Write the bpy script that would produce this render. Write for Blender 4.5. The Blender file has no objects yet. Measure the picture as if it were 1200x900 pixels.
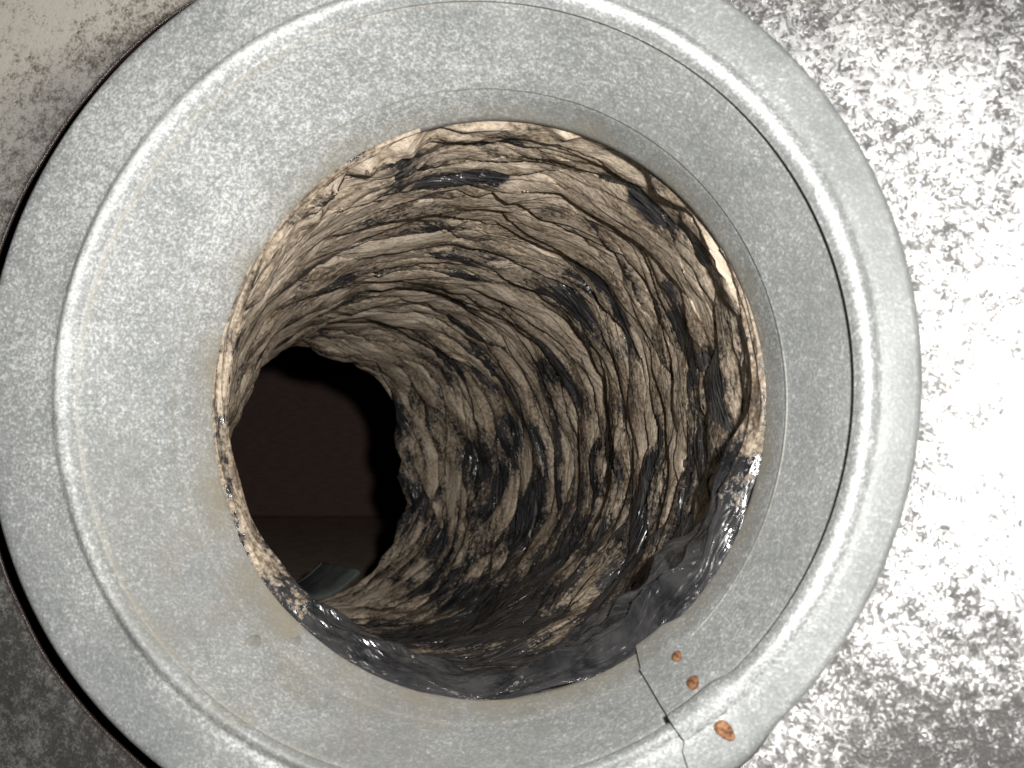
import bpy, bmesh, math, random
import numpy as np
from mathutils import Matrix, Vector

PI = math.pi
S = bpy.context.scene
C = S.collection

# ------------------------------------------------------------------ camera
CAM = np.array([0.0994, -0.0423, 0.4249])
A, B = 0.098, 0.1733
RX = np.array([[1, 0, 0], [0, math.cos(A), -math.sin(A)], [0, math.sin(A), math.cos(A)]])
RY = np.array([[math.cos(B), 0, math.sin(B)], [0, 1, 0], [-math.sin(B), 0, math.cos(B)]])
ROT = RX @ RY
FPX = 1500.0
cd = bpy.data.cameras.new('camera')
cam = bpy.data.objects.new('camera', cd)
C.objects.link(cam)
m4 = Matrix.Identity(4)
for i in range(3):
    for j in range(3):
        m4[i][j] = ROT[i, j]
    m4[i][3] = CAM[i]
cam.matrix_world = m4
cd.sensor_width = 36
cd.lens = FPX * 36 / 1200
cd.clip_start = 0.01
cd.clip_end = 100
cd.dof.use_dof = True
cd.dof.focus_distance = 0.62
cd.dof.aperture_fstop = 22
S.camera = cam


def pix(x, y, depth):
    """world point that stands `depth` metres in front of the lens"""
    d = np.array([(x - 600) / FPX, -(y - 450) / FPX, -1.0]) * depth
    return CAM + ROT @ d


# ------------------------------------------------------------------ light
w = bpy.data.worlds.new("World")
S.world = w
w.use_nodes = True
bg = w.node_tree.nodes['Background']
bg.inputs[0].default_value = (0.80, 0.88, 1.0, 1)
bg.inputs[1].default_value = 0.012
ld = bpy.data.lights.new('camera_flash', 'AREA')
ld.shape = 'DISK'
ld.size = 0.022
ld.energy = 5.3
ld.color = (1.0, 0.99, 0.975)
flash = bpy.data.objects.new('camera_flash', ld)
C.objects.link(flash)
fp = CAM + ROT @ np.array([0.055, 0.040, 0.0])
tgt = np.array([0.0, 0.0, -0.05])
flash.location = fp
flash.rotation_euler = (Vector(tgt) - Vector(fp)).to_track_quat('-Z', 'Y').to_euler()
S.view_settings.view_transform = 'Standard'
S.view_settings.look = 'None'
S.view_settings.exposure = 0.0
S.view_settings.gamma = 1.0

# ------------------------------------------------------------------ noise
_rs = np.random.RandomState(7)
_perm = _rs.permutation(256).astype(np.int32)
_perm = np.concatenate([_perm, _perm, _perm])
_g = _rs.normal(size=(256, 3)).astype(np.float32)
_g /= np.linalg.norm(_g, axis=1)[:, None]


def perlin(x, y, z):
    x = x.astype(np.float32); y = y.astype(np.float32); z = z.astype(np.float32)
    xi = np.floor(x); yi = np.floor(y); zi = np.floor(z)
    xf = x - xi; yf = y - yi; zf = z - zi
    xi = xi.astype(np.int32) & 255; yi = yi.astype(np.int32) & 255; zi = zi.astype(np.int32) & 255
    f = lambda t: t * t * t * (t * (t * 6 - 15) + 10)
    u, v, q = f(xf), f(yf), f(zf)
    out = 0
    for dx in (0, 1):
        wx = u if dx else 1 - u
        a = _perm[xi + dx]
        for dy in (0, 1):
            wy = v if dy else 1 - v
            b = _perm[a + yi + dy]
            for dz in (0, 1):
                wz = q if dz else 1 - q
                g = _g[_perm[b + zi + dz] & 255]
                out = out + wx * wy * wz * (g[..., 0] * (xf - dx) + g[..., 1] * (yf - dy) + g[..., 2] * (zf - dz))
    return out * 1.5


_hh = _rs.rand(256).astype(np.float32)


def facet(x, y, seed):
    """flat triangular facets meeting in sharp creases (crumpled film), -0.5..0.5"""
    i = np.floor(x); j = np.floor(y)
    fx = x - i; fy = y - j
    i = i.astype(np.int64); j = j.astype(np.int64)
    h = lambda a, b: _hh[_perm[(_perm[(a + seed * 31) & 255] + b + seed * 7) & 255]]
    h00, h11, h10, h01 = h(i, j), h(i + 1, j + 1), h(i + 1, j), h(i, j + 1)
    up = h00 * (1 - fx) + h10 * (fx - fy) + h11 * fy
    lo = h00 * (1 - fy) + h01 * (fy - fx) + h11 * fx
    return np.where(fx > fy, up, lo) - 0.5


def sstep(a, b, x):
    t = np.clip((x - a) / (b - a), 0, 1)
    return t * t * (3 - 2 * t)


# ------------------------------------------------------------------ node helpers
def mat(name):
    m = bpy.data.materials.new(name)
    m.use_nodes = True
    nt = m.node_tree
    return m, nt, nt.nodes['Principled BSDF']


class N:
    def __init__(s, nt):
        s.nt = nt

    def link(s, a, b):
        s.nt.links.new(a, b)

    def put(s, sock, v):
        if isinstance(v, bpy.types.NodeSocket):
            s.nt.links.new(v, sock)
        else:
            if sock.type == 'RGBA' and len(v) == 3:
                v = (*v, 1)
            sock.default_value = v

    def noise(s, vec, scale, detail=4, rough=0.55, dist=0.0):
        n = s.nt.nodes.new('ShaderNodeTexNoise')
        s.put(n.inputs['Vector'], vec)
        n.inputs['Scale'].default_value = scale
        n.inputs['Detail'].default_value = detail
        n.inputs['Roughness'].default_value = rough
        n.inputs['Distortion'].default_value = dist
        return n.outputs['Fac']

    def voro(s, vec, scale, out='Distance', rnd=1.0):
        n = s.nt.nodes.new('ShaderNodeTexVoronoi')
        s.put(n.inputs['Vector'], vec)
        n.inputs['Scale'].default_value = scale
        n.inputs['Randomness'].default_value = rnd
        return n.outputs[out]

    def ramp(s, fac, stops):
        n = s.nt.nodes.new('ShaderNodeValToRGB')
        s.put(n.inputs[0], fac)
        el = n.color_ramp.elements
        while len(el) < len(stops):
            el.new(0.5)
        for e, (p, c) in zip(el, stops):
            e.position = p
            e.color = (*c, 1) if isinstance(c, tuple) else (c, c, c, 1)
        return n.outputs[0]

    def mix(s, fac, a, b, mode='MIX'):
        n = s.nt.nodes.new('ShaderNodeMix')
        n.data_type = 'RGBA'
        n.blend_type = mode
        s.put(n.inputs[0], fac)
        s.put(n.inputs[6], a)
        s.put(n.inputs[7], b)
        return n.outputs[2]

    def math(s, op, a, b=0.0, c=None):
        n = s.nt.nodes.new('ShaderNodeMath')
        n.operation = op
        s.put(n.inputs[0], a)
        s.put(n.inputs[1], b)
        if c is not None:
            s.put(n.inputs[2], c)
        return n.outputs[0]

    def attr(s, name, out='Fac'):
        n = s.nt.nodes.new('ShaderNodeAttribute')
        n.attribute_name = name
        return n.outputs[out]

    def obj(s):
        n = s.nt.nodes.new('ShaderNodeTexCoord')
        return n.outputs['Object']

    def mapping(s, vec, scale=(1, 1, 1), loc=(0, 0, 0), rot=(0, 0, 0)):
        n = s.nt.nodes.new('ShaderNodeMapping')
        s.put(n.inputs['Vector'], vec)
        n.inputs['Scale'].default_value = scale
        n.inputs['Location'].default_value = loc
        n.inputs['Rotation'].default_value = rot
        return n.outputs[0]

    def bump(s, h, strength, dist, normal=None):
        n = s.nt.nodes.new('ShaderNodeBump')
        n.inputs['Strength'].default_value = strength
        n.inputs['Distance'].default_value = dist
        s.put(n.inputs['Height'], h)
        if normal is not None:
            s.put(n.inputs['Normal'], normal)
        return n.outputs[0]


# ------------------------------------------------------------------ materials
def galvanised():
    m, nt, p = mat('galvanised_steel')
    n = N(nt)
    o = n.obj()
    worn_lit = n.attr('wear_and_light')                                    # zinc bloom by place, plus painted bead highlight and flange dimming
    stain = n.attr('stain')                                  # brown grime, by place
    f = n.noise(o, 860, 4, 0.66)
    g = n.noise(o, 300, 4, 0.62)
    sp = n.math('ADD', n.math('MULTIPLY', f, 0.72), n.math('MULTIPLY', g, 0.28))
    big = n.noise(o, 16, 4, 0.55)
    t = n.math('ADD', sp, n.math('MULTIPLY', n.math('SUBTRACT', worn_lit, 0.5), 0.12))
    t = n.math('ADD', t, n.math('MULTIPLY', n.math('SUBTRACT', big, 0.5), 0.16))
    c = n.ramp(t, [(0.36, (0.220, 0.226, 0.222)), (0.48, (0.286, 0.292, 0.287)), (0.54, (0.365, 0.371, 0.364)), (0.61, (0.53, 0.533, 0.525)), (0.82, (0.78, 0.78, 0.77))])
    cl = n.ramp(n.noise(o, 42, 5, 0.65), [(0.35, (0.86, 0.87, 0.86)), (0.65, (1.06, 1.06, 1.05))])
    c = n.mix(1.0, c, cl, 'MULTIPLY')
    sn = n.noise(o, 55, 6, 0.65)
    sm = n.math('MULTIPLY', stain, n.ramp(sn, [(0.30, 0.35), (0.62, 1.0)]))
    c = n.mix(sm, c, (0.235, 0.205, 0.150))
    dots = n.ramp(n.voro(o, 62, 'Distance'), [(0.0, 1.0), (0.075, 0.75), (0.11, 0.0)])
    dsel = n.ramp(n.noise(o, 23, 2, 0.5), [(0.60, 0.0), (0.66, 0.55)])
    c = n.mix(n.math('MULTIPLY', dots, dsel), c, (0.33, 0.26, 0.17))
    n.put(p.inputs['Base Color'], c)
    p.inputs['Metallic'].default_value = 0.12
    p.inputs['Specular IOR Level'].default_value = 0.35
    n.put(p.inputs['Roughness'], n.ramp(t, [(0.40, 0.50), (0.66, 0.60)]))
    h = n.math('ADD', sp, n.math('MULTIPLY', n.noise(o, 30, 2, 0.5), 1.2))
    n.put(p.inputs['Normal'], n.bump(h, 0.42, 0.0007))
    return m


def panel_metal():
    m, nt, p = mat('dirty_sheet_metal')
    n = N(nt)
    o = n.obj()
    dust = n.attr('dust')
    f = n.noise(o, 900, 4, 0.75)
    g = n.noise(o, 230, 6, 0.80)
    big = n.noise(o, 15, 8, 0.74, 0.5)
    t = n.math('ADD', n.math('MULTIPLY', f, 0.42), n.math('MULTIPLY', g, 0.58))
    t = n.math('ADD', t, n.math('MULTIPLY', n.math('SUBTRACT', big, 0.5), 0.42))
    t = n.math('SUBTRACT', t, n.math('MULTIPLY', n.attr('fleck_and_glare'), 0.11))
    pits = n.ramp(t, [(0.345, 0.0), (0.43, 1.0)])              # 0 = corroded pit
    t2 = n.math('ADD', t, n.math('MULTIPLY', n.math('SUBTRACT', dust, 0.5), 0.13))
    cold = n.ramp(t2, [(0.41, (0.035, 0.029, 0.022)), (0.47, (0.14, 0.122, 0.096)), (0.53, (0.34, 0.305, 0.25)), (0.60, (0.66, 0.61, 0.53))])
    colm = n.ramp(t2, [(0.34, (0.025, 0.023, 0.021)), (0.415, (0.13, 0.127, 0.123)), (0.48, (0.31, 0.31, 0.31)), (0.60, (0.54, 0.54, 0.54))])
    col = n.mix(dust, colm, cold)
    rim = n.attr('rim')
    col = n.mix(rim, col, (0.020, 0.012, 0.009))
    pits = n.math('MULTIPLY', pits, n.math('SUBTRACT', 1.0, rim))
    n.put(p.inputs['Base Color'], col)
    n.put(p.inputs['Metallic'], n.math('MULTIPLY', pits, n.math('SUBTRACT', 1.0, n.math('MULTIPLY', dust, 0.6))))
    n.put(p.inputs['Roughness'], n.ramp(t, [(0.36, 0.40), (0.54, 0.225)]))
    n.put(p.inputs['Specular IOR Level'], 0.7)
    h = n.math('ADD', n.math('MULTIPLY', f, 0.55), n.math('MULTIPLY', g, 1.2))
    n.put(p.inputs['Normal'], n.bump(h, 0.5, 0.0008))
    return m


def liner_material(name, base_dust, wrinkle=0.85, shade=1.0, gloss=0.23):
    m, nt, p = mat(name)
    n = N(nt)
    co = n.attr('film_coord', 'Vector')
    o = n.obj()
    amt = n.attr('dust')
    a = n.noise(co, 10.0, 8, 0.70, 0.25)
    b = n.noise(co, 34, 6, 0.72)
    gr = n.noise(o, 420, 4, 0.7)
    d = n.math('ADD', n.math('MULTIPLY', a, 0.44), n.math('MULTIPLY', b, 0.30))
    d = n.math('ADD', d, n.math('MULTIPLY', gr, 0.27))
    d = n.math('ADD', d, n.math('MULTIPLY', n.math('SUBTRACT', amt, 0.5), 0.42))
    d = n.math('ADD', d, base_dust)
    mask = n.ramp(d, [(0.440, 0.0), (0.462, 0.45), (0.50, 0.8), (0.545, 1.0)])
    tone = n.math('ADD', n.math('MULTIPLY', n.noise(n.mapping(co, (1, 1, 1.3), (3, 1, 2)), 11, 7, 0.7, 0.3), 0.6), n.math('MULTIPLY', gr, 0.4))
    tone = n.math('ADD', tone, n.math('MULTIPLY', n.math('SUBTRACT', amt, 0.5), 0.16))
    dc = n.ramp(tone, [(0.36, (0.055, 0.037, 0.025)), (0.44, (0.170, 0.124, 0.083)), (0.51, (0.385, 0.308, 0.225)), (0.62, (0.62, 0.515, 0.40))])
    film = n.ramp(n.noise(co, 22, 5, 0.65), [(0.35, (0.014 * shade, 0.014 * shade, 0.016 * shade)), (0.62, (0.062 * shade, 0.060 * shade, 0.060 * shade))])
    c = n.mix(mask, film, dc)
    n.put(p.inputs['Base Color'], c)
    n.put(p.inputs['Roughness'], n.ramp(mask, [(0.0, gloss), (0.5, 0.42), (1.0, 0.9)]))
    n.put(p.inputs['Specular IOR Level'], n.ramp(mask, [(0.0, 1.0), (1.0, 0.15)]))
    cr = n.noise(n.mapping(co, (0.7, 0.7, 1.8)), 15, 3, 0.5, 0.4)
    cr = n.math('ABSOLUTE', n.math('SUBTRACT', cr, 0.5))
    fine = n.noise(n.mapping(co, (0.7, 0.7, 3.4), (2, 5, 1), (0.12, 0.10, 0)), 24, 3, 0.5, 0.5)
    fine = n.math('ABSOLUTE', n.math('SUBTRACT', fine, 0.5))
    clean = n.math('SUBTRACT', 1.0, n.math('MULTIPLY', mask, 0.75))
    h1 = n.bump(n.math('MULTIPLY', n.math('ADD', cr, n.math('MULTIPLY', fine, 0.5)), clean), wrinkle, 0.006)
    n.put(p.inputs['Normal'], n.bump(n.math('MULTIPLY', n.math('ADD', gr, n.math('MULTIPLY', d, 2.0)), mask), 0.55, 0.0011, h1))
    return m


def simple(name, stops, scale, rough, metal=0.0, bump=0.3, bd=0.001, stretch=(1, 1, 1)):
    m, nt, p = mat(name)
    n = N(nt)
    o = n.mapping(n.obj(), stretch)
    f = n.noise(o, scale, 6, 0.65)
    n.put(p.inputs['Base Color'], n.ramp(f, stops))
    p.inputs['Roughness'].default_value = rough
    p.inputs['Metallic'].default_value = metal
    n.put(p.inputs['Normal'], n.bump(f, bump, bd))
    return m


M_GALV = galvanised()
M_PANEL = panel_metal()
M_LINER = liner_material('dusty_black_film', 0.0)
M_CUFF = liner_material('glossy_black_film', 0.0, 0.42, 0.6, 0.16)
M_RUST = simple('rust', [(0.40, (0.07, 0.030, 0.014)), (0.5, (0.17, 0.075, 0.030)), (0.62, (0.30, 0.15, 0.07))], 700, 0.85)
M_ZINC = simple('dull_zinc', [(0.35, (0.21, 0.205, 0.18)), (0.65, (0.31, 0.305, 0.275))], 260, 0.5, 0.3)
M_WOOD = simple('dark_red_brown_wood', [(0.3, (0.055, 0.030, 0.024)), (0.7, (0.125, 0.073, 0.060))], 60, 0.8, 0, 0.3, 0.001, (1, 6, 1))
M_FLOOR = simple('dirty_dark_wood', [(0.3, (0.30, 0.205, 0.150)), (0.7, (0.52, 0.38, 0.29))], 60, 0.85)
M_DARK = simple('dark_gap_shade', [(0.3, (0.020, 0.013, 0.010)), (0.7, (0.045, 0.030, 0.024))], 60, 0.85)  # dark tone stands in for the shade in the gap
M_FARZ = simple('aged_grey_green_steel', [(0.3, (0.06, 0.067, 0.063)), (0.7, (0.16, 0.175, 0.166))], 60, 0.45, 0.3)
M_WIRE = simple('spring_wire', [(0.3, (0.12, 0.12, 0.12)), (0.7, (0.2, 0.2, 0.2))], 100, 0.4, 0.9)
M_GRIT = simple('tan_grit', [(0.35, (0.25, 0.18, 0.11)), (0.65, (0.62, 0.52, 0.38))], 600, 0.9)


# ------------------------------------------------------------------ mesh helpers
def link_mesh(name, me, mt, parent=None, smooth=True):
    me.materials.append(mt)
    if smooth:
        me.polygons.foreach_set('use_smooth', np.ones(len(me.polygons), dtype=bool))
    o = bpy.data.objects.new(name, me)
    C.objects.link(o)
    if parent:
        o.parent = parent
    return o


def grid(name, P, mt, parent=None, wrap=False, attrs=None, vec=None, smooth=True, flip=False):
    """P: (nv, nu, 3); wrap closes the u direction"""
    nv, nu = P.shape[:2]
    me = bpy.data.meshes.new(name)
    me.vertices.add(nv * nu)
    me.vertices.foreach_set('co', P.reshape(-1).astype(np.float32))
    cols = nu if wrap else nu - 1
    i = np.arange(nv - 1)[:, None] * nu
    j = np.arange(cols)[None]
    j2 = (j + 1) % nu
    q = np.stack([i + j, i + j2, i + nu + j2, i + nu + j], -1).reshape(-1, 4)
    if flip:
        q = q[:, ::-1]
    nf = len(q)
    me.loops.add(nf * 4)
    me.loops.foreach_set('vertex_index', np.ascontiguousarray(q).reshape(-1).astype(np.int32))
    me.polygons.add(nf)
    me.polygons.foreach_set('loop_start', np.arange(nf, dtype=np.int32) * 4)
    me.update(calc_edges=True)
    for k, v in (attrs or {}).items():
        a = me.attributes.new(k, 'FLOAT', 'POINT')
        a.data.foreach_set('value', v.reshape(-1).astype(np.float32))
    for k, v in (vec or {}).items():
        a = me.attributes.new(k, 'FLOAT_VECTOR', 'POINT')
        a.data.foreach_set('vector', v.reshape(-1).astype(np.float32))
    return link_mesh(name, me, mt, parent, smooth)


def thing(name, label, cat, loc, group=None):
    o = bpy.data.objects.new(name, None)
    C.objects.link(o)
    o.location = loc
    o.empty_display_size = 0.02
    o['label'] = label
    o['category'] = cat
    if group:
        o['group'] = group
    return o


def box(name, lo, hi, mt, parent=None, bev=0.002):
    bm = bmesh.new()
    bmesh.ops.create_cube(bm, size=1)
    lo, hi = Vector(lo), Vector(hi)
    for v in bm.verts:
        v.co = Vector([(lo[k] + hi[k]) / 2 + v.co[k] * (hi[k] - lo[k]) for k in range(3)])
    bmesh.ops.bevel(bm, geom=bm.edges[:], offset=bev, segments=2, affect='EDGES')
    me = bpy.data.meshes.new(name)
    bm.to_mesh(me)
    return link_mesh(name, me, mt, parent, False)


# ------------------------------------------------------------------ collar
# ring table: radius, z, centre x, centre y, y-stretch
RO = (0.1650, 0.000, -0.0070, 0.0033, 0.9884)
RB = (0.1403, 0.005, 0.0007, 0.0018, 0.9819)
RI = (0.1362, 0.002, 0.0008, 0.0005, 0.9891)
RC = (0.1146, -0.0347, 0.0018, -0.0030, 1.0247)
RN = (0.1066, -0.0494, 0.0035, -0.0026, 1.0367)


def lerp(a, b, t):
    return tuple(x + (y - x) * t for x, y in zip(a, b))


def ring_pts(r, z, cx, cy, e, th):
    return np.stack([cx + r * np.cos(th), cy + r * np.sin(th) * e, np.full_like(th, z)], -1)


def set_rz(row, r=None, z=None):
    row = list(row)
    if r is not None: row[0] = r
    if z is not None: row[1] = z
    return tuple(row)


TH_SEAM = math.radians(-55.6)


def sheet_ring(name, prof, parent, overlap_deg, lift, attr_fn, nu=1440, thick=0.0008, lean=0.0, sink=None):
    """prof: list of ring rows (face side). The sheet starts at the seam, goes once
    round and overlaps its own start by overlap_deg, lying `lift` higher there."""
    span = 2 * PI + math.radians(overlap_deg)
    s = np.linspace(0, span, nu)
    up = lift * sstep(span - math.radians(overlap_deg + 5), span - math.radians(overlap_deg), s)
    rows = []
    n = len(prof)
    front = []
    for k, row in enumerate(prof):
        r, z, cx, cy, e = row
        th = TH_SEAM + math.radians(overlap_deg) - s + lean * (k / (n - 1))
        wob = 0.00035 * np.sin(3 * th + 1) + 0.0003 * np.sin(7 * th + k * 0.3)
        p = ring_pts(r, z, cx, cy, e, th)
        p[:, 2] += wob * 0.6
        if sink:
            p[:, 2] -= sink(th, k / (n - 1))
        front.append(p)
    F = np.array(front)
    # sheet normal from profile tangent x ring tangent
    dv = np.gradient(F, axis=0)
    du = np.gradient(F, axis=1)
    nn = np.cross(dv, du)
    nn /= np.linalg.norm(nn, axis=2)[..., None] + 1e-12
    # make it face the lens
    cen = np.array([0, 0, 0.2])
    sg = np.sign((nn * (cen - F)).sum(2).mean())
    nn *= sg
    F = F + nn * up[None, :, None]
    Bk = F - nn * thick
    P = np.concatenate([F, Bk[::-1], F[:1]], 0)
    base = np.concatenate([F, F[::-1], F[:1]], 0)
    at = attr_fn(base)
    o = grid(name, P, M_GALV, parent, False, at)
    # caps at both seam ends so that the sheet edge is solid
    bm = bmesh.new()
    bm.from_mesh(o.data)
    bm.verts.ensure_lookup_table()
    nv = P.shape[0]
    for col in (0, nu - 1):
        for k in range(n - 1):
            a, b = k * nu + col, (k + 1) * nu + col
            c, d = (nv - 2 - k - 1) * nu + col, (nv - 2 - k) * nu + col
            try:
                bm.faces.new([bm.verts[a], bm.verts[b], bm.verts[c], bm.verts[d]])
            except ValueError:
                pass
    bmesh.ops.recalc_face_normals(bm, faces=bm.faces[:])
    bm.to_mesh(o.data)
    bm.free()
    o.data.set_sharp_from_angle(angle=math.radians(50))
    return o


def galv_attrs(P):
    ang = np.arctan2(P[..., 1], P[..., 0])
    r = np.hypot(P[..., 0], P[..., 1])
    wear_and_light = 0.36 + 0.26 * np.cos(ang - math.radians(125)) + 0.18 * np.cos(2 * (ang - math.radians(140)))
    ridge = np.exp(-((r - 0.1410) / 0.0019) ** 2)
    wear_and_light += ridge * (1.25 + 0.35 * np.cos(ang - math.radians(70)) + 0.9 * perlin(P[..., 0] * 30, P[..., 1] * 30, P[..., 2] * 0))  # bead highlight painted in, on top of the zinc bloom
    wear_and_light -= sstep(0.144, 0.150, r) * (0.34 + 0.30 * np.cos(ang))  # flange painted dimmer, most at right, to offset the flash
    wear_and_light += 0.35 * perlin(P[..., 0] * 26, P[..., 1] * 26, P[..., 2] * 26)
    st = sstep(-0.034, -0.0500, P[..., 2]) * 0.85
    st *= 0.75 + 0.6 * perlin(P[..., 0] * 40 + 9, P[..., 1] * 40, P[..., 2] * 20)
    groove = np.exp(-((P[..., 2] + 0.0352) / 0.0007) ** 2) * 0.75 + np.exp(-((P[..., 2] + 0.0040) / 0.0009) ** 2) * (r < 0.1385) * 0.6
    low = sstep(0.45, 1.0, np.cos(ang - math.radians(235))) * sstep(0.150, 0.125, r) * 0.34
    low *= 0.8 + 1.2 * perlin(P[..., 0] * 55, P[..., 1] * 55 + 4, P[..., 2] * 55)
    return {'wear_and_light': np.clip(wear_and_light, -0.6, 1.7), 'stain': np.clip(st + low + groove, 0, 1)}


collar = thing('duct_collar', 'round galvanised steel duct collar with wide flange, raised bead and rusty spot welds', 'collar', (0, 0, 0))

fl = []
fl.append(set_rz(lerp(RO, RB, -0.004), z=-0.0040))
fl.append(set_rz(RO, r=0.1655, z=-0.0028))
fl.append(set_rz(RO, r=0.1649, z=-0.0021))
for t in np.linspace(0.04, 0.62, 10):
    fl.append(set_rz(lerp(RO, RB, t), z=0.0003 - 0.0016 * (1 - t / 0.62) ** 1.2))
for t in np.linspace(0.06, 1.0, 12):                      # outer side of the bead
    fl.append(set_rz(RB, r=0.1455 - 0.0043 * t, z=0.0003 + 0.0024 * (t * t * (3 - 2 * t))))
for t in np.linspace(0.12, 1.0, 11):                      # inner side, rolled under at the end
    fl.append(set_rz(lerp(RB, RI, t * 0.8), r=0.1412 - 0.0044 * t, z=0.0027 - 0.0034 * t ** 2.2))
fl.append(set_rz(RI, r=0.1363, z=-0.0012))
fl.append(set_rz(RI, r=0.1366, z=-0.0018))
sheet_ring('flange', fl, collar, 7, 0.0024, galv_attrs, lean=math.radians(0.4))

co = []
co.append(set_rz(RI, r=0.1396, z=-0.0026))
co.append(set_rz(RI, r=0.1378, z=-0.0034))
top = set_rz(RI, r=0.1366, z=-0.0044)
for t in np.linspace(0.0, 0.955, 18):
    co.append(lerp(top, RC, t))
co.append(set_rz(RC, r=0.1148, z=-0.0344))
co.append(set_rz(RC, r=0.1151, z=-0.0347))
co.append(set_rz(RC, r=0.1159, z=-0.0348))
co.append(set_rz(RC, r=0.1157, z=-0.0356))
for t in np.linspace(0.15, 1.0, 9):
    rr = lerp(RC, RN, t)
    co.append(set_rz(rr, r=rr[0] + 0.0010 * (1 - t)))
co.append(set_rz(RN, r=0.1063, z=-0.0515))
co.append(set_rz(RN, r=0.1066, z=-0.0535))
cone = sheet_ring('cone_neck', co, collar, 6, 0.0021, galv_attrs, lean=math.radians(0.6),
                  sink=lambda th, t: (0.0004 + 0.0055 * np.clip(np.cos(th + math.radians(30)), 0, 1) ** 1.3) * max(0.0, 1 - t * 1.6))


def ray_plane(x, y, z):
    d = pix(x, y, 1.0) - CAM
    t = (z - CAM[2]) / d[2]
    return CAM + d * t


def rivet(px, py, zg, nrm, parent, mt, size, name='spot_weld', lab=None, proud=0.0007, seed=1):
    rs = random.Random(seed)
    bm = bmesh.new()
    bmesh.ops.create_uvsphere(bm, u_segments=20, v_segments=10, radius=1)
    for v in bm.verts:
        k = 1 + 0.07 * math.sin(3 * math.atan2(v.co.y, v.co.x) + seed) + rs.uniform(-0.012, 0.012)
        v.co = Vector((v.co.x * size * k, v.co.y * size * 0.62 * k, v.co.z * proud * (0.9 + 0.2 * rs.random())))
    me = bpy.data.meshes.new(name)
    bm.to_mesh(me)
    o = link_mesh(name, me, mt, parent)
    p = ray_plane(px, py, zg)
    o.location = p
    q = Vector(nrm).normalized().to_track_quat('Z', 'X')
    o.rotation_euler = q.to_euler()
    if lab:
        o['label'] = lab
    return o


from mathutils.bvhtree import BVHTree
bpy.context.view_layer.update()
trees = []
for ob in collar.children:
    me = ob.data
    trees.append(BVHTree.FromPolygons([v.co.copy() for v in me.vertices], [tuple(p.vertices) for p in me.polygons]))
for px, py, mt, sz, lab, sd, pr in ((793, 769, M_RUST, 0.0031, 'rusty orange spot weld', 1, 0.0004), (812, 800, M_RUST, 0.0038, 'rusty orange spot weld', 2, 0.0004),
                                    (849, 856, M_RUST, 0.0040, 'rusty orange spot weld', 5, 0.0004),
                                    (297, 752, M_ZINC, 0.0040, 'dull grey spot weld', 3, 0.0005), (346, 752, M_ZINC, 0.0030, 'dull grey spot weld', 4, 0.0005)):
    dr = Vector(pix(px, py, 1.0) - CAM).normalized()
    hits = [h for h in (t.ray_cast(Vector(CAM), dr) for t in trees) if h[0] is not None]
    loc, nrm = min(hits, key=lambda h: h[3])[:2]
    if nrm.dot(dr) > 0:
        nrm = -nrm
    w_ = rivet(px, py, 0.0, nrm, collar, mt, sz, lab=lab, seed=sd, proud=pr)
    w_.location = loc

# ------------------------------------------------------------------ sheet-metal panel round the collar
NTH, NR = 720, 110
th = np.linspace(0, 2 * PI, NTH, endpoint=False)
rr = 0.1655 + (np.linspace(0, 1, NR) ** 1.6) * 0.85
RRg, THg = np.meshgrid(rr, th, indexing='ij')
edge_w = 0.0008 * perlin(np.cos(THg) * 6, np.sin(THg) * 6, THg * 0) * sstep(0.2, 0.1655, RRg)
PX = (RRg + edge_w) * np.cos(THg) - 0.0225
PY = (RRg + edge_w) * np.sin(THg) + 0.003
gap = -0.0052 - 0.0150 * sstep(0.10, -0.19, PX)
PZ = gap + 0.045 * np.clip(PX - 0.12, 0, 1) + 0.0008 * perlin(PX * 9, PY * 9, PX * 0) + 0.00030 * perlin(PX * 40, PY * 40, PX * 0)
dust = 0.55 + 0.40 * np.clip(PY / 0.17, -1.5, 1) * (PX < 0.02) + 0.06 * (PX > 0.02)
dust = 0.08 + (0.50 + 0.16 * np.clip(PY / 0.16, -1.2, 1.1)) * sstep(0.10, -0.06, PX) + 0.55 * sstep(0.10, 0.18, PY) * sstep(0.24, 0.12, PX)
dust += 0.32 * perlin(PX * 14, PY * 14, PX * 0 + 3)
PP = np.stack([PX, PY, PZ], -1)
back = PP[:1].copy(); back[..., 2] -= 0.0015          # thickness of the sheet at the cut-out
PP = np.concatenate([back, PP], 0)
dust = np.concatenate([dust[:1], dust], 0)
fleck_and_glare = -0.35 * sstep(0.05, 0.16, PY) * sstep(0.0, -0.10, PX) + 0.45 * sstep(0.02, -0.10, PY) * sstep(0.0, -0.10, PX) + 1.45 * sstep(-0.05, -0.16, PY) * sstep(0.10, 0.16, PX) + 0.35 * sstep(0.10, 0.17, PY) * sstep(0.08, 0.16, PX) - 0.5 * np.exp(-((PX - 0.21) / 0.05) ** 2 - ((PY - 0.03) / 0.07) ** 2)  # flecks by place, with glare and its dark surround painted in at right
fleck_and_glare = np.concatenate([fleck_and_glare[:1], fleck_and_glare], 0)
rim = np.exp(-((np.concatenate([RRg[:1], RRg], 0) - 0.1655) / 0.0022) ** 2)
panel = grid('sheet_metal_wall', PP, M_PANEL, None, True, {'dust': np.clip(dust, 0, 1), 'rim': rim, 'fleck_and_glare': fleck_and_glare})
panel['kind'] = 'structure'

# dark backing added to shade the gap, cut out round the duct
rb = np.array([0.135, 0.30, 0.60, 1.1])
KB = np.array([[(r * math.cos(a) - 0.02, r * math.sin(a), -0.085) for a in np.linspace(0, 2 * PI, 96, endpoint=False)] for r in rb])
cav = grid('gap_backing', KB, M_DARK, None, True)
cav['kind'] = 'structure'

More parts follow.
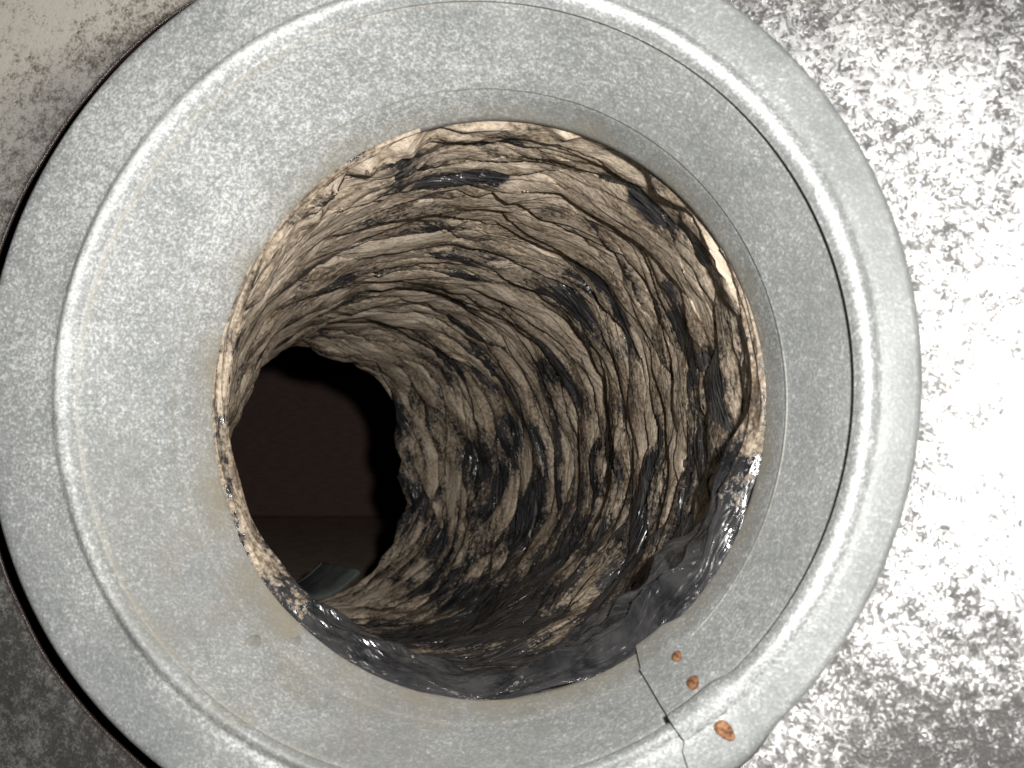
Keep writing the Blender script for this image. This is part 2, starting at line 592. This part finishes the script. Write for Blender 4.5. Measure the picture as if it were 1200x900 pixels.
# ------------------------------------------------------------------ flexible duct
END_D = 1.03
E0 = np.array([RN[2], RN[3], -0.0545])
E3 = pix(343, 555, END_D)
tan_end = ROT @ np.array([-0.62, -0.02, -0.78])
tan_end /= np.linalg.norm(tan_end)
L0 = np.linalg.norm(E3 - E0)
c1 = E0 + np.array([-0.34, -0.02, -0.94]) * L0 * 0.36
c2 = E3 - tan_end * L0 * 0.34
tt = np.linspace(0, 1, 400)[:, None]
cur = (1 - tt) ** 3 * E0 + 3 * (1 - tt) ** 2 * tt * c1 + 3 * (1 - tt) * tt ** 2 * c2 + tt ** 3 * E3
seg = np.linalg.norm(np.diff(cur, axis=0), axis=1)
arc = np.concatenate([[0], np.cumsum(seg)])
LEN = arc[-1]
NV, NU = 820, 1260
sv = np.linspace(0, LEN, NV)
cen = np.stack([np.interp(sv, arc, cur[:, k]) for k in range(3)], -1)
tg = np.gradient(cen, axis=0)
tg /= np.linalg.norm(tg, axis=1)[:, None]
up0 = np.array([0, 1.0, 0])
tgf = np.array([[0, 0, -1.0]]) * (1 - sstep(0.0, 0.13, sv))[:, None] + tg * sstep(0.0, 0.13, sv)[:, None]
tgf /= np.linalg.norm(tgf, axis=1)[:, None]
tg = tgf
bx = np.cross(up0[None], -tg)
bx /= np.linalg.norm(bx, axis=1)[:, None]
by = np.cross(-tg, bx)
thu = np.linspace(PI, 3 * PI, NU, endpoint=False)     # starts on the hidden side
T, V = np.meshgrid(thu, sv, indexing='xy')
cx_, sx_ = np.cos(T), np.sin(T)
rad0 = np.interp(sv, [0, 0.03, LEN * 0.5, LEN], [0.1080, 0.112, 0.110, 0.112])[:, None]


def pn(a, b, seed):
    """noise that closes round the duct: a = detail round, b = detail along (per metre)"""
    return perlin(cx_ * a + seed * 7.3, sx_ * a + seed * 3.1, V * b + seed * 11.7)


warp = pn(1.1, 4, 1) * 0.026 + pn(2.4, 8, 2) * 0.009
Hs = []
ovs = []
sps = []
ces = []
for k, (pitch, slant, amp, ws) in enumerate(((0.024, 1, 0.0064, 1.0), (0.020, -4, 0.0056, 1.5), (0.028, 6, 0.0070, -1.2), (0.015, -2, 0.0042, 0.7), (0.017, 5, 0.0048, -0.6))):
    ph = (V + warp * ws + pn(1.4, 6, 20 + k) * 0.012) / pitch + slant * T / (2 * PI) + k * 0.37
    cell = np.floor(ph)
    s = ph - cell
    am = amp * np.clip(0.62 + 1.35 * perlin(cx_ * 1.6 + cell * 5.1 + k, sx_ * 1.6 + cell * 2.3, cell * 0.77 + k * 3.3), 0.05, 1.5)
    edge = 0.91
    pw = (0.70, 1.15, 0.62, 0.9, 1.2)[k]
    prof = np.where(s < edge, np.sin(PI / 2 * np.clip(s / edge, 0, 1)) ** pw, 1 - (s - edge) / (1 - edge))
    Hs.append(am * prof)
    sps.append(s); ces.append(cell * 3.7 + k * 11.3)
    ovs.append(np.where(s < edge, (s / edge) ** 3, 1 - (s - edge) / (1 - edge)) * am)
Hs = np.array(Hs)
Hm = Hs.max(0)
am_i = Hs.argmax(0)[None]
ov = np.take_along_axis(np.array(ovs), am_i, 0)[0]
sp = np.take_along_axis(np.array(sps), am_i, 0)[0]
ce = np.take_along_axis(np.array(ces), am_i, 0)[0]
# crumpled film: flat facets meeting in creases, mostly running round the duct
w1 = pn(2.2, 12, 5) * 0.9
w2 = pn(5, 30, 6) * 0.8
cr = facet(T * 1.3 + w1 * 0.5, V * 46 + T * 2.4 + w2 * 0.35, 1) * 0.0036
cr += facet(T * 2.0 - w2 * 0.3, V * 75 - T * 4.6 + w1 * 0.7, 2) * 0.0026
cr += facet(T * 4 + w1, V * 150 + T * 7.0 + w2, 3) * 0.0009
cr += (0.5 - np.abs(pn(2.2, 70, 7))) * 0.0022
mouth_l = np.exp(-((T - math.radians(360 + 132)) / 0.65) ** 2) * sstep(0.07, 0.004, V)
mouth_l += np.exp(-((T - math.radians(PI * 0 + 132)) / 0.65) ** 2) * sstep(0.07, 0.004, V)
cr += mouth_l * (facet(T * 7 + V * 70, V * 60 - T * 5 + w1, 9) * 0.0085 + facet(T * 13 - V * 60, V * 120 + T * 9, 10) * 0.0035)
mouth_a = sstep(0.035, 0.0, V)
cr += mouth_a * (facet(T * 6 + w1, V * 90 + T * 7 + w2, 11) * 0.0055 + facet(T * 14 - w1, V * 150 - T * 10, 12) * 0.0022)
for kk, (pt_, slt, am_) in enumerate(((0.0090, 5, 0.0012), (0.0125, -6, 0.0014), (0.0065, 3, 0.0006))):
    phs = (V + warp * (0.8 - kk) + pn(2.0, 12, 40 + kk) * 0.006) / pt_ + slt * T / (2 * PI)
    fs = phs - np.floor(phs)
    gate = np.clip(0.35 + 1.6 * pn(2.0, 30, 50 + kk), 0, 1)
    cr += am_ * gate * np.where(fs < 0.88, (fs / 0.88) ** 0.8, (1 - fs) / 0.12)
sag = pn(0.9, 6, 9) * 0.007 + pn(2.2, 14, 10) * 0.0035
fade = sstep(0.0, 0.004, V)
H = (0.88 * Hm * (1 - 0.65 * np.clip(mouth_l, 0, 1)) * (1 - 0.45 * sstep(0.05, 0.0, V)) + cr + sag) * (0.20 + 0.80 * fade)
# the sagging fold at the far upper left, and the slack film pushed in at the mouth's lower edge
endf = sstep(LEN * 0.80, LEN, V)
H += endf * 0.017 * np.exp(-((np.angle(np.exp(1j * (T - math.radians(128))))) / 0.42) ** 2)
H += endf * 0.004 * np.sin(5 * T + 1)
R = rad0 - H + 0.004
P3 = cen[:, None, :] + bx[:, None, :] * (R * cx_)[..., None] + by[:, None, :] * (R * sx_)[..., None]
P3 += tg[:, None, :] * (ov * 0.85 * fade)[..., None]
# dust by place
dst = 0.50 + 0.17 * np.cos(T - math.radians(110)) - 0.10 * sstep(0.02, 0.25, V)
dst += 0.30 * pn(2.2, 26, 14) + 0.26 * pn(4, 60, 15)
dst += 0.13 - 0.26 * sstep(0.45, 0.92, sp) * sstep(-0.25, 0.25, perlin(ce, cx_ * 1.8 + ce, sx_ * 1.8)) + 0.22 * perlin(ce * 1.7, cx_ * 1.5, sx_ * 1.5 + ce)
dst -= 0.16 * np.exp(-((np.angle(np.exp(1j * (T + math.radians(62))))) / 0.55) ** 2) * sstep(LEN * 0.78, LEN * 0.55, V)
dst += 0.25 * sstep(LEN * 0.70, LEN * 0.85, V) * sstep(0.2, 0.8, -np.sin(T))
dst += -0.05 * sstep(0.05, 0.0, V) - mouth_l * (0.10 + 0.5 * np.abs(pn(6, 60, 17)))
dst += (Hm / 0.008 - 0.6) * 0.10
# bare film patches (negative) and caked dust patches (positive), found where they lie on the wall
dv_ = (P3.reshape(-1, 3) - CAM) @ ROT
ux = 600 - FPX * dv_[:, 0] / dv_[:, 2]
uy = 450 + FPX * dv_[:, 1] / dv_[:, 2]
for px, py, la, lv, sl_, st in ((541, 208, 0.020, 0.008, 0.1, -0.55), (515, 272, 0.022, 0.006, 0.3, -0.5), (700, 330, 0.022, 0.008, 0.1, -0.6), (757, 235, 0.018, 0.007, 0.1, -0.6),
                                (822, 292, 0.014, 0.006, 0, -0.5), (757, 575, 0.022, 0.010, 0.0, -0.6), (665, 255, 0.014, 0.005, 0.2, -0.5), (525, 372, 0.020, 0.008, 0.1, -0.45),
                                (590, 480, 0.028, 0.007, 0.1, -0.4), (800, 390, 0.030, 0.006, 0, -0.5), (650, 560, 0.03, 0.008, 0.1, -0.4), (845, 470, 0.030, 0.006, 0, -0.4),
                                (560, 740, 0.030, 0.014, 0, -0.5), (480, 740, 0.020, 0.014, 0, -0.5), (770, 690, 0.02, 0.008, 0, -0.4), (400, 330, 0.02, 0.006, 0, -0.35),
                                (425, 705, 0.034, 0.024, 0, 0.40), (700, 650, 0.030, 0.014, 0, 0.22), (868, 360, 0.030, 0.012, 0, 0.35), (640, 740, 0.022, 0.007, 0, 0.25),
                                (690, 440, 0.020, 0.012, 0, 0.3), (560, 320, 0.030, 0.010, 0, 0.2), (620, 640, 0.026, 0.008, 0, 0.3)):
    dd = (ux - px) ** 2 + (uy - py) ** 2
    near = np.flatnonzero(dd < dd.min() + 9)
    ii = near[np.argmin(-dv_[near, 2])]
    tv, tu = divmod(ii, NU)
    dT = (T - T[tv, tu]) * 0.1
    dV = V - V[tv, tu] - sl_ * dT
    q_ = (dT / la) ** 2 + (dV / lv) ** 2 + 1.2 * pn(9, 90, 31)
    dst += st * np.exp(-np.clip(q_, 0, 30) ** 1.3)
fc = np.stack([cx_ * 0.30 + V * 0.9, sx_ * 0.30 - V * 0.7, V * 7.0 + 0.05 * w1], -1)

duct = thing('flexible_duct', 'crumpled dusty black plastic flexible duct curving away to the left inside the collar', 'duct', tuple(E0))
mi = -E0
liner = grid('liner', P3 + mi, M_LINER, duct, True, {'dust': np.clip(dst, 0, 1)}, {'film_coord': fc})

# slack film bulging over the mouth's edge: left (dusty), bottom and right (shiny)
NA, NB = 1400, 90
al = np.radians(np.linspace(104, 392, NA))
be = np.linspace(0, 1, NB)
AL, BE = np.meshgrid(al, be, indexing='xy')
ald = np.degrees(AL)
wd = np.interp(ald, [104, 128, 150, 175, 200, 225, 250, 266, 285, 305, 325, 345, 360, 392], [0.0004, 0.0020, 0.0028, 0.0036, 0.0048, 0.0082, 0.012, 0.010, 0.015, 0.020, 0.021, 0.015, 0.007, 0.001])
arcb = BE * PI * 1.12
tw = perlin(AL * 3.1, BE * 1.4, AL * 0) * 0.35
k1 = perlin(AL * 5, BE * 2, AL * 0 + 4) * 0.9
k2 = perlin(AL * 2.2, BE * 1.0, AL * 0 + 7)
crm = (0.5 - np.abs(np.sin(PI * (BE * 2.6 + AL * 0.6 + k2 * 0.9)))) * 0.0040
crm += (0.5 - np.abs(np.sin(PI * (BE * 3.7 - AL * 1.3 + k2 * 1.4 + k1 * 0.4)))) * 0.0036
crm += facet(AL * 2.4 + k1 * 0.5, BE * 3.6 + AL * 2.2 + k1 * 0.6, 4) * 0.0020
crm += facet(AL * 5.0 + k1 * 0.4, BE * 6.5 - AL * 4.1 + k1 * 0.5, 5) * 0.0030
crm += facet(AL * 8 + BE * 2 + k1, BE * 7.0 + AL * 6, 6) * 0.0026
crm += facet(AL * 17 - BE * 3 + k1 * 2, BE * 11.0 - AL * 9, 13) * 0.0013
ins = wd * (np.sin(arcb + tw * 0.8) * 0.92)
ins = np.maximum(ins, -0.002) + crm * (np.maximum(wd, 0.005) / 0.015) * np.maximum(np.sin(BE * PI), 0) ** 0.7
dep = 0.030 * (wd / 0.015) ** 0.6 * (1 - np.cos(arcb)) / 2
Rc = 0.1076 - ins
Zc = -0.049 - dep
PC = np.stack([RN[2] + Rc * np.cos(AL), RN[3] + Rc * np.sin(AL) * 1.03, Zc], -1)
dcf = np.interp(ald, [152, 205, 218, 232, 300, 335, 352, 392], [0.52, 0.52, 0.45, 0.14, 0.08, 0.14, 0.46, 0.52])
dcf = dcf + 0.22 * perlin(AL * 6, BE * 2, AL * 0 + 1)
fcc = np.stack([np.cos(AL) * 0.3, np.sin(AL) * 0.3, BE * 0.30 + 0.3], -1)
grid('rolled_edge', PC + mi, M_CUFF, duct, False, {'dust': np.clip(dcf, 0, 1)}, {'film_coord': fcc})

# spring wire carrying the film on its outside
k = 900
s = np.linspace(0.02, LEN * 0.985, k)
wc = np.stack([np.interp(s, sv, cen[:, q]) for q in range(3)], -1)
wbx = np.stack([np.interp(s, sv, bx[:, q]) for q in range(3)], -1)
wby = np.stack([np.interp(s, sv, by[:, q]) for q in range(3)], -1)
wa = s / 0.034 * 2 * PI
wr = np.interp(s, sv, rad0[:, 0]) + 0.0125
ctr = wc + wbx * (wr * np.cos(wa))[:, None] + wby * (wr * np.sin(wa))[:, None]
rd = (ctr - wc) / wr[:, None]
wt = np.stack([np.interp(s, sv, tg[:, q]) for q in range(3)], -1)
W = np.stack([ctr + 0.0011 * (rd * math.cos(q) + wt * math.sin(q)) for q in np.linspace(0, 2 * PI, 6, endpoint=False)], 1)
grid('spring_wire', W + mi, M_WIRE, duct, True)

# ------------------------------------------------------------------ chamber at the far end (built on axes parallel to its own boards)
box_root = thing('wooden_chamber', 'dark red brown wooden chamber seen through the far end of the duct', 'chamber', tuple(pix(375, 540, 2.0)))
q = Matrix([[ROT[i, j] for j in range(3)] for i in range(3)])
box_root.rotation_euler = q.to_euler()


def cb(name, x0, x1, y0, y1, z0, z1, mt, bev=0.002):
    """box in chamber axes given in lens metres (x right, y up, depth)"""
    k = 2.0 / 1.4
    x0, x1, y0, y1 = x0 * k, x1 * k, y0 * k, y1 * k
    z0, z1 = [1.12 + (z - 1.12) * (2.0 - 1.12) / 0.28 for z in (z0, z1)]
    o0 = np.array([(375 - 600) / FPX * 2.0, -(540 - 450) / FPX * 2.0, -2.0])
    return box(name, (x0 - o0[0], y0 - o0[1], -z1 - o0[2]), (x1 - o0[0], y1 - o0[1], -z0 - o0[2]), mt, box_root, bev)


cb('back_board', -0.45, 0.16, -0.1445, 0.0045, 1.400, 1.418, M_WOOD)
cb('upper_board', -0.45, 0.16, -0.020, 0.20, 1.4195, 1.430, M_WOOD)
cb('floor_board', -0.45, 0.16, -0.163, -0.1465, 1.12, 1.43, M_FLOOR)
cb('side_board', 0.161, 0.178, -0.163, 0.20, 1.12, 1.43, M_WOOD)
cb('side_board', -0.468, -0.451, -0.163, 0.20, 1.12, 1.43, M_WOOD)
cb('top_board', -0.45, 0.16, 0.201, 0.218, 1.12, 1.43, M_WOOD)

# bent strip of sheet metal lying under the far opening
ths = np.radians(np.linspace(-150, -52, 120))
Rz = np.array([0.1035, 0.100, 0.099, 0.0975, 0.0985, 0.099, 0.099, 0.100, 0.1005, 0.101, 0.1005, 0.1])
Sz = np.array([-0.030, -0.029, -0.012, -0.002, 0.006, 0.010, 0.028, 0.030, 0.032, 0.034, 0.034, 0.03])
eb, ey = bx[-1], by[-1]
SL = np.array([[E3 + tan_end * (z + 0.018) + (eb * math.cos(a) + ey * math.sin(a)) * (r - 0.001 + 0.0015 * math.sin(a * 9)) for a in ths] for r, z in zip(Rz, Sz)])
sl = grid('metal_strip', SL, M_FARZ, None, False)
md = sl.modifiers.new('thickness', 'SOLIDIFY'); md.thickness = 0.0008
sl['label'] = 'curved grey green strip of sheet metal at the bottom of the far opening'
sl['category'] = 'metal strip'
